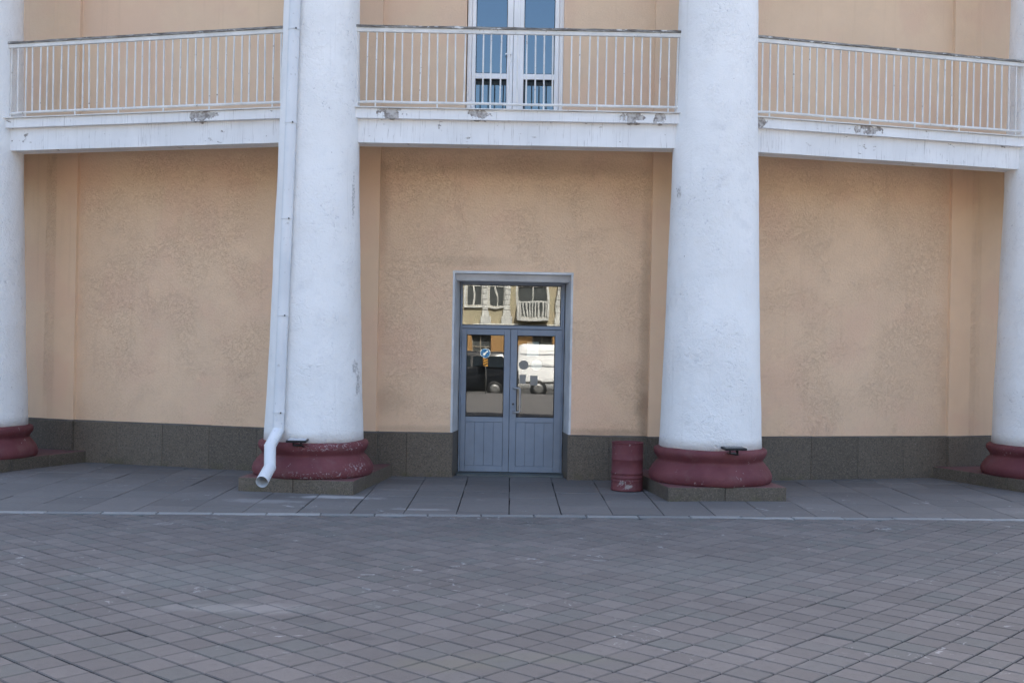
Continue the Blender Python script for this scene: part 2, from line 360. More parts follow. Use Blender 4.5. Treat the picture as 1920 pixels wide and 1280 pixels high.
def mk_pipe():
    a = N('white_coated_sheet_metal', 0.42, 0.45, 0.0)
    c = a.mix(a.ramp(a.noise(1.6, 4), 0.3, 0.7), (0.66, 0.685, 0.71), (0.75, 0.765, 0.78))
    c = a.mix(a.ramp(a.noise(20, 4), 0.64, 0.72, 0, 0.5), c, (0.4, 0.4, 0.4)); a.bump(a.noise(3.5, 2), 0.25, 0.02); return a.done(c)
M['pipe'] = mk_pipe()
def mk_glass(name, refl, tint, gcol, wav=0.0, wscale=3.0):
    a = N(name); t = a.t; t.nodes.remove(a.b)
    tr = a.n('ShaderNodeBsdfTransparent'); tr.inputs[0].default_value = (*tint, 1)
    gl = a.n('ShaderNodeBsdfGlossy'); gl.inputs['Roughness'].default_value = 0.0; gl.inputs['Color'].default_value = (*gcol, 1)
    lw = a.n('ShaderNodeLayerWeight'); lw.inputs[0].default_value = 0.5
    fac = a.math('ADD', refl, a.math('MULTIPLY', a.math('POWER', lw.outputs['Facing'], 4.0), 0.8), True)
    mx = a.n('ShaderNodeMixShader'); a.l(fac, mx.inputs[0]); a.l(tr.outputs[0], mx.inputs[1]); a.l(gl.outputs[0], mx.inputs[2])
    if wav:
        b = a.n('ShaderNodeBump'); b.inputs['Strength'].default_value = 1.0; b.inputs['Distance'].default_value = wav
        a.l(a.noise(wscale, 1, v=a.scale((1.0, 1.0, 0.6))), b.inputs['Height']); a.l(b.outputs[0], gl.inputs['Normal'])
    a.l(mx.outputs[0], a.out.inputs[0]); return a.m
M['glass'] = mk_glass('door_glass', 0.105, (0.8, 0.84, 0.82), (0.96, 0.98, 1), 0.0004, 3.2)
M['glass_plain'] = mk_glass('leaf_glass', 0.095, (0.8, 0.84, 0.82), (1, 1, 1), 0.0004, 2.5)
M['glass_sky'] = mk_glass('sky_tinted_balcony_glass', 0.155, (0.35, 0.42, 0.5), (0.7, 0.88, 1.0), 0.0002, 2.0)  # gloss tint puts the blue of the mirrored sky into the glass colour

# ------------------------------------------------------------------ facade geometry: a round corner of 24 flat bays
CC = Vector((0, 32.2)); AP = 17.07; STEP = R(15); HALF = R(7.5)
def turn(a):
    ca, sa = math.cos(a), math.sin(a)
    def fn(p):
        x, y = p[0] - CC.x, p[1] - CC.y
        return (CC.x + ca * x - sa * y, CC.y + sa * x + ca * y, p[2])
    return fn
YW = CC.y - AP                     # 15.13 wall face of the bay with the door
HW = AP * math.tan(HALF)
ROOF = 16.0

# ---- ground, plaza, sidewalk
gm = MB()
prof = [(-400, -0.36), (-10.6, -0.36), (-10.6001, -0.10), (-8.0, -0.06), (4.0, -0.045), (16.0, -0.045), (400, -0.045)]
for i in range(len(prof) - 1):
    (y0, z0), (y1, z1) = prof[i], prof[i + 1]
    gm.add([(-400, y0, z0), (400, y0, z0), (400, y1, z1), (-400, y1, z1)], [(0, 1, 2, 3)])
me_g = gm.build('ground', [M['mortar'], M['asphalt'], M['paver']], None, origin=(0, 0, -0.045)); tag(me_g, kind='structure')
for i, p in enumerate(me_g.data.polygons): p.material_index = 1 if i == 0 else (2 if i in (1, 2, 3) else 0)

def kerb_y(x): return 11.87 + 0.072 * x
plaza = obj('plaza', [(-14, 2.0, -0.016), (14, 2.0, -0.016), (14, kerb_y(14) - .075, -0.016), (-14, kerb_y(-14) - .075, -0.016)], [(0, 1, 2, 3)], M['mortar'], None, origin=(0, 6, -0.03))
tag(plaza, kind='structure')
dB = Vector((1910, 2150)).normalized(); dA = Vector((-dB.y, dB.x)); PB, PA = 0.219, 0.200   # joint directions and pitches
def stone_mesh(name, lx, ly, th, mat, c=0.006, jit=0.0):
    m = MB(); h = 0.5; q = lambda s_, z: [(sx * (lx / 2 - s_), sy * (ly / 2 - s_), z) for sx, sy in ((-1, -1), (1, -1), (1, 1), (-1, 1))]
    v = q(0, -th) + q(0, -c) + q(c, 0)
    f = [(8, 9, 10, 11)] + [(k + i, k + (i + 1) % 4, k + 4 + (i + 1) % 4, k + 4 + i) for k in (0, 4) for i in range(4)]
    return v, f
def to_mesh(name, v, f, mat):
    me = bpy.data.meshes.new(name); me.from_pydata(v, [], f); me.materials.append(mat); me.update(); return me
ang = math.atan2(dB.y, dB.x)
cells = []
org = Vector((0.03, 6.0))
for i in range(-75, 110):
    for j in range(-75, 110):
        p = org + dB * ((i + .5) * PA) + dA * ((j + .5) * PB)
        if not (2.3 < p.y < kerb_y(p.x) - 0.05) or abs(p.x) > 3.5 + p.y * 0.62: continue
        u, v = p.x / p.y * F, H / p.y * F
        vis = abs(u) < 985 and v < 652
        cells.append((0 if vis else 1, p.y, p.x, p))
cells.sort(key=lambda c: c[:3])
rnd = random.Random(3)
pv_meshes = []
for k in range(6):
    v, f = stone_mesh('paving_stone', PA - 0.010 - 0.002 * rnd.random() - (0.006 if rnd.random() < 0.05 else 0), PB - 0.010 - 0.002 * rnd.random() - (0.006 if rnd.random() < 0.05 else 0), 0.05, None)
    pv_meshes.append(to_mesh('paving_stone', v, f, M['paver']))
stuff = MB()
for n, (vis, _, _, p) in enumerate(cells):
    z = 0.0 + rnd.uniform(-0.0015, 0.001) - (0.004 if rnd.random() < 0.02 else 0)
    tx, ty = rnd.gauss(0, 0.004), rnd.gauss(0, 0.004); tz = rnd.gauss(0, 0.004)
    px = p + Vector((rnd.gauss(0, .0012), rnd.gauss(0, .0012)))
    if n < 300 and vis == 0:
        o = link('paving_stone', pv_meshes[n % 6], (px.x, px.y, z), plaza, ang + tz); o.rotation_euler = (tx, ty, ang + tz)
    else:
        v, f = stone_mesh('', PA - 0.010 - 0.002 * rnd.random() - (0.006 if rnd.random() < 0.05 else 0), PB - 0.010 - 0.002 * rnd.random() - (0.006 if rnd.random() < 0.05 else 0), 0.035, None)
        mt = Matrix.Translation((px.x, px.y, z)) @ Matrix.Rotation(ang + tz, 4, 'Z') @ Matrix.Rotation(tx, 4, 'X') @ Matrix.Rotation(ty, 4, 'Y')
        v = [mt @ Vector(q) for q in v]
        if max(kerb_y(q.x) - 0.082 - q.y for q in v) < 0.02: continue
        stuff.add([(q.x, min(q.y, kerb_y(q.x) - 0.082), q.z) for q in v], f)
so_ = stuff.build('paving_stones_beyond', M['paver'], plaza, origin=(0, 8, -0.03)); tag(so_, kind='stuff')

sidewalk = obj('sidewalk', [(-14, kerb_y(-14) - .07, -0.028), (14, kerb_y(14) - .07, -0.028), (14, 21, -0.028), (-14, 21, -0.028)], [(0, 1, 2, 3)], M['mortar'], None, origin=(0, 13.5, -0.028))
tag(sidewalk, kind='structure')
S = 0.547
for i in range(-14, 14):
    for j in range(-2, 15):
        x0, x1 = i * S, (i + 1) * S; y0, y1 = 12.10 + j * S, 12.10 + (j + 1) * S
        cx, cy = (x0 + x1) / 2, (y0 + y1) / 2
        rad = math.hypot(cx - CC.x, cy - CC.y)
        if rad < AP - 0.3 and abs(cx) > 0.9 or cy > 16.0 and abs(cx) < 0.9: continue
        g = [0.0015 + rnd.random() * 0.003 for _ in range(4)]
        if rnd.random() < 0.35: g[0] += 0.006
        if i in (-4, -3, -2, -1, 0, 1) and j in (0, 1, 2) and rnd.random() < .8: g[0] += 0.005
        z = rnd.uniform(-0.003, 0.003)
        poly = [(x0 + g[0], y0 + g[2]), (x1 - g[1], y0 + g[2]), (x1 - g[1], y1 - g[3]), (x0 + g[0], y1 - g[3])]
        lim = lambda x: kerb_y(x) + 0.068 + rnd.random() * 0.018
        if all(p[1] < lim(p[0]) + 0.03 for p in poly): continue
        poly = [(px, max(py, lim(px))) for px, py in poly]
        if min(poly[3][1] - poly[0][1], poly[2][1] - poly[1][1]) < 0.04: continue
        c = 0.004; mx, my = sum(p[0] for p in poly) / 4, sum(p[1] for p in poly) / 4
        ins = [(px + (c if px < mx else -c), py + (c if py < my else -c)) for px, py in poly]
        v = [(a, b, -0.04) for a, b in poly] + [(a, b, z - c) for a, b in poly] + [(a, b, z) for a, b in ins]
        f = [(8, 9, 10, 11)] + [(k + q, k + (q + 1) % 4, k + 4 + (q + 1) % 4, k + 4 + q) for k in (0, 4) for q in range(4)]
        obj('paving_slab', v, f, M['slab'], sidewalk)
kl = 0.547; ka = math.atan(0.072); kdir = Vector((math.cos(ka), math.sin(ka)))
kx0 = P(1001, 966, 11.87)[0]
kerb = obj('kerb', [(-14, kerb_y(-14) - .06, -0.02), (14, kerb_y(14) - .06, -0.02), (14, kerb_y(14) + .05, -0.02), (-14, kerb_y(-14) + .05, -0.02)], [(0, 1, 2, 3)], M['mortar'], None)
tag(kerb, kind='structure')
for i in range(-12, 12):
    c0 = kx0 + (i + .5) * kl * kdir.x
    v, f = stone_mesh('', kl - 0.008 - rnd.random() * .006, 0.11, 0.04, None, 0.008)
    mt = Matrix.Translation((c0, kerb_y(c0) - 0.012 + rnd.gauss(0, .003), 0.003 + rnd.gauss(0, 0.0015))) @ Matrix.Rotation(ka + rnd.gauss(0, .004), 4, 'Z')
    obj('kerb_stone', [mt @ Vector(q) for q in v], f, M['kerb'], kerb)

# ---- the building
bld = empty('building', (0, YW, 0))
tag(bld, 'peach stucco round-fronted building with white columns and balcony', 'building')
XO, ZO = 0.772, 2.694               # entrance opening at the wall face
bx0, _ = P(876, 30, 15.2); bx1, _ = P(1058, 30, 15.2); bzt = 7.25
FLOOR = 4.50
for k in range(-11, 13):
    fn = turn(STEP * k)
    if abs(k) <= 2:
        lo = plate([(-XO, XO, -0.1, ZO)] if k == 0 else [], -HW, HW, -0.1, 4.44, YW, YW + 0.5)
        up = plate([(bx0, bx1, FLOOR, bzt)] if k == 0 else [], -HW, HW, 4.44, ROOF, YW + 0.004, YW + 0.5)
        if k == 0: lo.v = [v for v in lo.v]
        lo.map(fn).build('wall', M['stucco'], bld); up.map(fn).build('upper_wall', M['stucco_up'], bld)
    else:
        MB().box(-HW, HW, YW, YW + 0.5, -0.1, ROOF).map(fn).build('wall', M['stucco_up'], bld)
roof = MB().prism([turn(STEP * k + HALF)((0, YW + .05 - 0.1, 0))[:2] for k in range(24)], ROOF - 0.3, ROOF + 0.2)
roof.map(lambda p: p).build('roof', M['concrete'], bld)
for k in range(-3, 4):
    fn = turn(STEP * k); a1, a2 = YW - 1.75, YW - 0.003
    h1, h2 = (CC.y - a1) * math.tan(HALF), (CC.y - a2) * math.tan(HALF)
    MB().prism([(-h1, a1), (h1, a1), (h2, a2), (-h2, a2)], 9.6, 11.0).map(fn).build('entablature', M['column'], bld)
# pilasters behind the columns, granite plinth along the wall
ANG = [-R(37.5), -R(22.5), -math.asin(2.388 / 18.4), math.asin(2.433 / 18.4), R(22.5), R(37.5)]
for i, a in enumerate(ANG):
    fn = turn(a); rp = 17.205
    fnp = lambda p, fn=fn: fn((p[0], p[1], p[2]))
    for (z0, z1, mt) in ((0.0, 4.44, 'stucco_flat'), (4.44, 9.6, 'stucco_up')):
        MB().box(-0.464, 0.464, CC.y - rp, CC.y - rp + 0.35, z0, z1, 0.0).map(fnp).build('pilaster', M[mt], bld)
PZ = 0.585
def plinth_piece(x0, x1, fn, y=YW - 0.06, d=0.2):
    g = 0.0012
    MB().box(x0 + g, x1 - g, y + rnd.uniform(-.0015, .0015), y + d, -0.03, PZ - 0.018, 0.003).map(fn).build('plinth_slab', M['granite'], bld)
    MB().box(x0 + 0.0005, x1 - 0.0005, y + 0.006, y + d, PZ - 0.017, PZ + rnd.uniform(-.002, .003), 0.003).map(fn).build('plinth_cap', M['mortar_cap'], bld)
M['mortar_cap'] = plain('grey_mortar_cap', (0.17, 0.155, 0.14), 0.9, 0.1, var=0.15, bump=0.4)
for k in range(-2, 3):
    fn = turn(STEP * k)
    if k == 0: segs = [(-1.79, -1.36), (-1.36, -0.755), (0.755, 1.30), (1.30, 1.79)]
    else: segs = [(-1.79 + i * 0.716, -1.79 + (i + 1) * 0.716) for i in range(5)]
    for s in segs: plinth_piece(s[0], s[1], fn)
for a in ANG[1:5]:
    fn = turn(a)
    plinth_piece(-0.50, 0.50, fn, CC.y - 17.205 - 0.058, 0.18)

# reveal of the entrance: splayed cheeks, head, granite returns, threshold
YD = 15.57
def quadbox(name, mat, parent, a, b, c, d, thick, e=None):
    v = [Vector(p) for p in (a, b, c, d)]; n = (v[1] - v[0]).cross(v[3] - v[0]).normalized() * thick
    vv = v + [p - n for p in v]
    return obj(name, vv, [(0, 1, 2, 3), (7, 6, 5, 4), (0, 4, 5, 1), (1, 5, 6, 2), (2, 6, 7, 3), (3, 7, 4, 0)], mat, parent)
XI, ZI = 0.706, 2.612
ya = YW - 0.003
quadbox('door_reveal', M['reveal'], bld, (-XO + .004, ya, PZ), (-XI, YD + .1, PZ), (-XI, YD + .1, ZI), (-XO + .004, ya, ZO - .004), 0.04)
quadbox('door_reveal', M['reveal'], bld, (XI, YD + .1, PZ), (XO - .004, ya, PZ), (XO - .004, ya, ZO - .004), (XI, YD + .1, ZI), 0.04)
hd_ = MB()
hp = [(ya, ZO - .004), (15.20, ZO - .012), (15.26, 2.597), (YD + .1, 2.599), (YD + .1, 2.72), (ya, 2.72)]
xo_ = lambda y: XO - .0045 - (XO - XI) * max(0, (y - YW)) / (YD + .1 - YW) + .03
nn = len(hp); hd_.add([(-xo_(y), y, z) for y, z in hp] + [(xo_(y), y, z) for y, z in hp], [tuple(range(nn)), tuple(range(2 * nn - 1, nn - 1, -1))] + [(q, nn + q, nn + (q + 1) % nn, (q + 1) % nn) for q in range(nn)])
hd_.build('door_reveal', M['reveal'], bld)
for s in (-1, 1):
    a, b = (s * 0.755, YW - 0.056), (s * XI, YD + .06)
    o2 = [(a[0] + s * 0.10, a[1] + .11), (b[0] + s * 0.10, b[1])]
    poly = [a, b, o2[1], o2[0]] if s > 0 else [a, o2[0], o2[1], b]
    MB().prism(poly if s < 0 else poly[::1], -0.03, PZ - 0.004).build('plinth_return', M['granite'], bld)
MB().box(-0.72, 0.72, 15.28, 15.9, -0.02, 0.022, 0.004).build('threshold', M['threshold'], bld)

# ---- entrance door
def rectP(x0, x1, y0, y1, Y):
    a = P(x0, y0, Y); b = P(x1, y1, Y); c = P(x0, y1, Y); d = P(x1, y0, Y)
    return (a[0] + c[0]) / 2, (b[0] + d[0]) / 2, (b[1] + c[1]) / 2, (a[1] + d[1]) / 2
fz0 = 0.024
tr_x0, tr_x1, tr_z0, tr_z1 = rectP(868, 1050, 536.5, 609, YD)
lf_top = P(957, 617, YD)[1]
fr = plate([(tr_x0 - .012, tr_x1 + .012, tr_z0 - .012, tr_z1 + .012), (-XI + 0.022, XI - 0.022, fz0 - .2, lf_top)], -XI, XI, fz0, ZI, YD - .005, YD + 0.085)
# the lower opening reaches the floor
fr = MB()
fr.box(-XI, -XI + .024, YD - .005, YD + .085, fz0, ZI, 0.003); fr.box(XI - .024, XI, YD - .005, YD + .085, fz0, ZI, 0.003)
fr.box(-XI + .0245, XI - .0245, YD - .004, YD + .085, tr_z1 + .012, ZI, 0.003); fr.box(-XI + .0245, XI - .0245, YD - .004, YD + .085, lf_top + .003, tr_z0 - .012, 0.003)
fr.box(-XI + .0245, tr_x0 - .012, YD - .0035, YD + .085, tr_z0 - .0115, tr_z1 + .0115, 0.003); fr.box(tr_x1 + .012, XI - .0245, YD - .0035, YD + .085, tr_z0 - .0115, tr_z1 + .0115, 0.003)
door = fr.build('entrance_door', M['door'], bld)
tag(door, 'grey-blue double entrance door with glazed leaves and a transom pane')
def gasket(par, x0, x1, z0, z1, y, w_=0.009):
    m = MB(); m.box(x0, x1, y, y + .02, z1 - w_, z1); m.box(x0, x1, y, y + .02, z0, z0 + w_)
    m.box(x0, x0 + w_, y + .0005, y + .02, z0 + w_, z1 - w_); m.box(x1 - w_, x1, y + .0005, y + .02, z0 + w_, z1 - w_)
    return m.build('gasket', M['rubber'], par)
def pane(par, x0, x1, z0, z1, y, mat, ry=0.0, name='glass_pane'):
    return MB().box(x0, x1, y, y + .012, z0, z1).build(name, mat, par)
gasket(door, tr_x0 - .0119, tr_x1 + .0119, tr_z0 - .0119, tr_z1 + .0119, YD + .012)
pane(door, tr_x0 - .004, tr_x1 + .004, tr_z0 - .004, tr_z1 + .004, YD + .018, M['glass'])
XM = P(955.3, 750, YD)[0]
for side in (0, 1):
    if side == 0: lx0, lx1 = -XI + .026, XM - .0025; gx = rectP(875, 943.5, 628.5, 780, YD); bx = rectP(873, 942, 791, 871.5, YD)
    else: lx0, lx1 = XM + .0025, XI - .026; gx = rectP(969.8, 1038.6, 630.5, 781.5, YD); bx = rectP(968, 1037.5, 792.5, 873.5, YD)
    lz0, lz1 = fz0 + .006, lf_top - .004
    lf = MB(); y0, y1 = YD - .016, YD + .05; e = .0006
    lf.box(lx0, gx[0] - .008, y0, y1, lz0, lz1, .003); lf.box(gx[1] + .008, lx1, y0, y1, lz0, lz1, .003)
    for (z0, z1) in ((gx[3] + .008, lz1), (bx[3] + .004, gx[2] - .008), (lz0, bx[2] - .004)):
        lf.box(gx[0] - .008 + e, gx[1] + .008 - e, y0 + .002, y1, z0, z1, .003)
    lf.build('door_leaf', M['door'], door)
    gasket(door, gx[0] - .0075, gx[1] + .0075, gx[2] - .0075, gx[3] + .0075, YD + .0)
    pane(door, gx[0] - .002, gx[1] + .002, gx[2] - .002, gx[3] + .002, YD + .008, M['glass_plain'])
    nb = 4; bw = (gx[1] - gx[0] + .012) / nb
    for i in range(nb):
        bxx = gx[0] - .006 + i * bw
        MB().box(bxx + .001, bxx + bw - .001, YD - .006 + rnd.uniform(-.0006, .0006), YD + .03, bx[2] - .003, bx[3] + .003, .0025).build('panel_board', M['door'], door)
    hx = (-XI + .012) if side == 0 else (XI - .012)
    for zc in (0.33, 1.05, 1.78):
        MB().lathe([(0.008, zc - .06), (0.011, zc - .055), (0.011, zc + .055), (0.008, zc + .06)], hx, YD - .018, 10).build('hinge', M['door'], door, True)
# pull handle, lock
hz0, hz1 = P(970, 772, YD)[1], P(970, 727, YD)[1]; hxa, hxb = P(963, 750, YD)[0], P(974.5, 750, YD)[0]
pts = []
yh = YD - .075
for (x, y, z) in ((hxa, YD - .014, hz1), (hxa, yh + .02, hz1), (hxa + .012, yh, hz1), (hxb - .02, yh, hz1), (hxb - .005, yh, hz1 - .006), (hxb, yh, hz1 - .025), (hxb, yh, hz0 + .025), (hxb - .005, yh, hz0 + .006), (hxb - .02, yh, hz0), (hxa + .012, yh, hz0), (hxa, yh + .02, hz0), (hxa, YD - .014, hz0)): pts.append((x, y, z))
hd = MB().tube(pts, 0.0125, 10).build('pull_handle', M['handle'], door, True)
lk = P(962, 757, YD); MB().lathe([(0.0, 0), (0.014, 0), (0.014, .012), (0.011, .016), (0.0, .016)], 0, 0, 14, False).map(lambda p: (lk[0] + p[0], YD - .015 - p[2], lk[1] + p[1])).build('lock', M['black'], door, True)
# interior behind the glazing
room = MB(); rx, ry0, ry1, rz = 2.2, YW + .52, 19.0, 3.0
room.add([(-rx, ry0, 0.012), (rx, ry0, 0.012), (rx, ry1, 0.012), (-rx, ry1, 0.012), (-rx, ry0, rz), (rx, ry0, rz), (rx, ry1, rz), (-rx, ry1, rz)],
         [(0, 1, 2, 3), (7, 6, 5, 4), (3, 2, 6, 7), (1, 5, 6, 2), (0, 3, 7, 4)])
room.build('entrance_hall', M['dark_in'], bld)
# stickers on the inner face of the right leaf
M['vinyl_w'] = plain('white_vinyl', (0.7, 0.71, 0.69), 0.5, 0.3); M['vinyl_g'] = plain('grey_vinyl', (0.27, 0.26, 0.235), 0.5, 0.3)
def disc(px, py, r, mat, y, name='sticker'):
    c = P(px, py, y); n = 28
    v = [(c[0] + r * math.cos(2 * math.pi * i / n), y + d, c[1] + r * math.sin(2 * math.pi * i / n)) for d in (0, .0015) for i in range(n)]
    f = [tuple(range(n)), tuple(range(2 * n - 1, n - 1, -1))] + [(i, n + i, n + (i + 1) % n, (i + 1) % n) for i in range(n)]
    return obj(name, v, f, mat, door)
disc(982, 684, 0.064, M['vinyl_g'], YD + .0062); disc(1006, 684, 0.075, M['vinyl_w'], YD + .024)
for (a, b, c, d, mt) in ((974, 986, 702, 719, 'vinyl_g'), (994, 1008, 704, 722, 'vinyl_g'), (988, 1010, 641, 668, 'vinyl_w')):
    yy_ = YD + (.0062 if mt == 'vinyl_g' else .024); r_ = rectP(a, b, c, d, yy_); MB().box(r_[0], r_[1], yy_, yy_ + .0015, r_[2], r_[3]).build('sticker', M[mt], door)

# ---- columns
def vnoise(x, y, z, s): return noise.noise(Vector((x * s, y * s, z * s)))
SH_L = [(0.60, 0.553), (0.594, 0.7), (0.549, 1.8), (0.49, 3.87), (0.452, 5.94), (0.41, 9.2), (0.43, 9.25), (0.5, 9.45), (0.5, 9.6)]
SH_R = [(0.62, 0.565), (0.612, 0.7), (0.578, 1.8), (0.517, 3.87), (0.477, 5.94), (0.43, 9.2), (0.45, 9.25), (0.52, 9.45), (0.52, 9.6)]
def dense(prof, step=0.09):
    out = []
    for (r0, z0), (r1, z1) in zip(prof, prof[1:]):
        n = max(1, int((z1 - z0) / step))
        for i in range(n): out.append((r0 + (r1 - r0) * i / n, z0 + (z1 - z0) * i / n))
    return out + [prof[-1]]
base_prof = [(0.60, 0.15), (0.695, 0.156), (0.715, 0.175), (0.727, 0.21), (0.728, 0.245), (0.715, 0.285), (0.685, 0.33), (0.65, 0.37), (0.622, 0.398), (0.614, 0.412), (0.622, 0.43), (0.64, 0.455), (0.658, 0.482), (0.666, 0.505), (0.667, 0.53), (0.655, 0.555), (0.62, 0.572), (0.56, 0.575)]
MB_LABEL = {2: 'white stucco column carrying the downpipe', 3: 'white stucco column beside the maroon barrel'}
for i, a in enumerate(ANG[1:5], 1):
    fn = turn(a); cy = CC.y - 18.4
    cx_, cy_, _ = fn((0, cy, 0)); pr = SH_L if i in (1, 2) else SH_R; seed = i * 17.3
    def jit(r, z, t, s=seed): return r + 0.009 * vnoise(math.cos(t) + s, math.sin(t), z * 0.9, 1.7) + 0.003 * vnoise(math.cos(t) + s, math.sin(t), z, 7.0), z
    def jit0(r, z, t, s=seed):
        rr, zz = jit(r, z, t)
        return rr, zz + (0.013 * vnoise(math.cos(t) * 2 + s, math.sin(t) * 2, 3.0, 1.6) if z < 0.6 else 0)
    c = MB().lathe(dense(pr), cx_, cy_, 72, True, jit0).build('column', M['column'], bld, True)
    if i in MB_LABEL: tag(c, MB_LABEL[i])
    def jb(r, z, t, s=seed): return r + 0.012 * vnoise(math.cos(t) * 1.5 + s, math.sin(t) * 1.5, z * 4, 1.4), z + 0.008 * vnoise(math.cos(t) * 2, math.sin(t) * 2 + s, z * 3, 1.5)
    bs = 1.0 if i in (1, 2) else 1.02
    MB().lathe([(r * bs, z) for r, z in base_prof], cx_, cy_, 72, True, jb).build('base_moulding', M['maroon'], c, True)
    h = 0.69 * (1.0 if i in (1, 2) else 1.03); d1 = 1.26; zt = 0.16
    MB().box(-h + .03, h - .03, cy - h + .03, cy + d1, -0.03, zt - .012).map(fn).build('plinth_core', M['mortar_cap'], c)
    g = 0.003
    for (x0, x1, y0, y1) in ((-h, -0.03, -h, -0.12), (-0.03, h, -h, -0.12), (-h, 0, -0.12, 0.55), (0, h, -0.12, 0.55), (-h, 0, 0.55, d1), (0, h, 0.55, d1)):
        MB().box(x0 + g, x1 - g, cy + y0 + g, cy + y1 - g, -0.02, zt + rnd.uniform(-.0015, .0015), 0.004).map(fn).build('plinth_block', M['granite_painted'], c)

# ---- balcony: beam, slab, flashing, railing
def chord(y): return (CC.y - y) * math.tan(HALF)
ZB, ZB1, ZS = 4.170, 4.456, 4.574
r36 = random.Random(5)
for k in range(-2, 3):
    fn = turn(STEP * k)
    def cp(y0, y1, z0, z1, name, mat, par=bld, lip=0.0, sag=0.0):
        """polygonal strip cut into lengths with slightly wavering edges"""
        m = MB(); n = 40; rows = []
        for i in range(n + 1):
            t = -1 + 2 * i / n
            w0 = 0.004 * vnoise(t * 9, k * 3.1, z0 * 5, 1.0); w1 = 0.004 * vnoise(t * 9 + 40, k * 3.1, z1 * 5, 1.0)
            rows.append([(t * chord(y0), y0 + w0, z0 + w1), (t * chord(y1), y1, z0), (t * chord(y1), y1, z1), (t * chord(y0), y0 + w1, z1 + w0)])
        v = [p for r in rows for p in r]; f = []
        for i in range(n):
            for q in range(4): f.append((i * 4 + q, i * 4 + (q + 1) % 4, i * 4 + 4 + (q + 1) % 4, i * 4 + 4 + q)[::-1])
        f += [(0, 1, 2, 3), (n * 4 + 3, n * 4 + 2, n * 4 + 1, n * 4)]
        return m.add(v, f).map(fn).build(name, mat, par)
    cp(13.87, 14.16, ZB, ZB1 + .004, 'balcony_beam', M['beam'])
    slab = cp(13.80, YW - .002, ZB1, ZS, 'balcony_slab', M['beam'])
    cp(13.765, 13.92, ZS + .002, ZS + .014, 'flashing', M['rail'], slab)
    # railing in the plane YR
    YR = 13.86; xl, xr = -2.06, 2.10
    bar = MB().box(xl, xr, YR - .02, YR + .02, 5.504, 5.556, .003)
    nseg = 24
    tube = [(xl + (xr - xl) * i / nseg, YR, 4.662 + 0.006 * vnoise(i * .35, k * 2.2, 0, 1.0) + (-0.016 * max(0, 1 - i / 2.0))) for i in range(nseg + 1)]
    bar.tube(tube, 0.0165, 8)
    rail = bar.map(fn).build('balcony_railing', M['rail'], bld)
    wd = MB(); nseg = 60
    rows = []
    for i in range(nseg + 1):
        x = xl + (xr - xl) * i / nseg
        zt = 5.584 + 0.006 * vnoise(x * 6, k * 5, 2, 1.0) - 0.010 * max(0, vnoise(x * 2.2, k * 7, 5, 1.0))
        rows.append([(x, YR - .035, 5.5565), (x, YR + .035, 5.5565), (x, YR + .033, zt), (x, YR - .033, zt)])
    v = [p for r in rows for p in r]; f = []
    for i in range(nseg):
        for q in range(4): f.append((i * 4 + q, i * 4 + (q + 1) % 4, i * 4 + 4 + (q + 1) % 4, i * 4 + 4 + q)[::-1])
    f += [(0, 1, 2, 3), (nseg * 4 + 3, nseg * 4 + 2, nseg * 4 + 1, nseg * 4)]
    wd.add(v, f).map(fn).build('handrail_top', M['wood'], rail)
    for i in range(0, 37):
        x = -1.918 + i * 0.1071 + r36.gauss(0, .004)
        if x > 2.05: continue
        zb = 4.585 if i in (0, 2, 9, 15, 21, 27, 35) else 4.664
        t = r36.gauss(0, .006)
        m = MB().box(x - .009, x + .009, YR - .009, YR + .009, zb, 5.506, .003)
        m.v = [(p[0] + t * (p[2] - 4.6), p[1], p[2]) for p in m.v]
        m.map(fn).build('baluster', M['rail'], rail)

# ---- balcony door
YB = 15.22
def BP(x, Y=YB): return P(x, 60, Y)[0]
zb_, zt_ = FLOOR + .03, bzt - .02
bf = MB(); X0, X1 = BP(877), BP(1057.5)
bf.box(X0, X0 + .06, YB, YB + .09, zb_, zt_, .004); bf.box(X1 - .06, X1, YB, YB + .09, zb_, zt_, .004)
bf.box(X0 + .0605, X1 - .0605, YB + .001, YB + .09, zt_ - .06, zt_, .004); bf.box(X0 + .0605, X1 - .0605, YB + .001, YB + .09, zb_, zb_ + .03, .004)
bd = bf.build('balcony_door', M['pvc'], bld); tag(bd, 'white plastic double balcony door with panes tinted to the blue of the mirrored sky')
zmid0, zmid1 = P(960, 149, YB)[1], P(960, 139, YB)[1]
for side in (0, 1):
    if side == 0: a, b, g0, g1 = X0 + .062, BP(962.5), BP(893), BP(951.5)
    else: a, b, g0, g1 = BP(963.2), X1 - .062, BP(983), BP(1040.5)
    m = MB(); y0, y1 = YB - .015, YB + .06
    m.box(a, g0, y0, y1, zb_ + .032, zt_ - .062, .006); m.box(g1, b, y0, y1, zb_ + .032, zt_ - .062, .006)
    for (z0, z1) in ((zt_ - .14, zt_ - .062), (zmid0, zmid1), (zb_ + .032, zb_ + .10)): m.box(g0 + .0005, g1 - .0005, y0 + .002, y1, z0, z1, .004)
    if side == 1: m.box(a + .055, a + .085, y0 - .012, y0 + .01, zb_ + .04, zt_ - .07, .004)
    m.build('door_leaf', M['pvc'], bd)
    for (z0, z1) in ((zb_ + .10, zmid0), (zmid1, zt_ - .14)):
        gasket(bd, g0 + .0007, g1 - .0007, z0 + .0005, z1 - .0005, YB + .004, .008)
        pane(bd, g0 + .002, g1 - .002, z0 + .002, z1 - .002, YB + .012, M['glass_sky'])
hx, hz = P(958, 104, YB); m = MB().box(hx - .014, hx + .014, YB - .027, YB - .013, hz - .09, hz + .05, .004)
m.tube([(hx, YB - .02, hz), (hx, YB - .06, hz), (hx - .01, YB - .066, hz), (hx - .075, YB - .066, hz)], .009, 8)
m.build('door_handle', M['pvc'], bd)
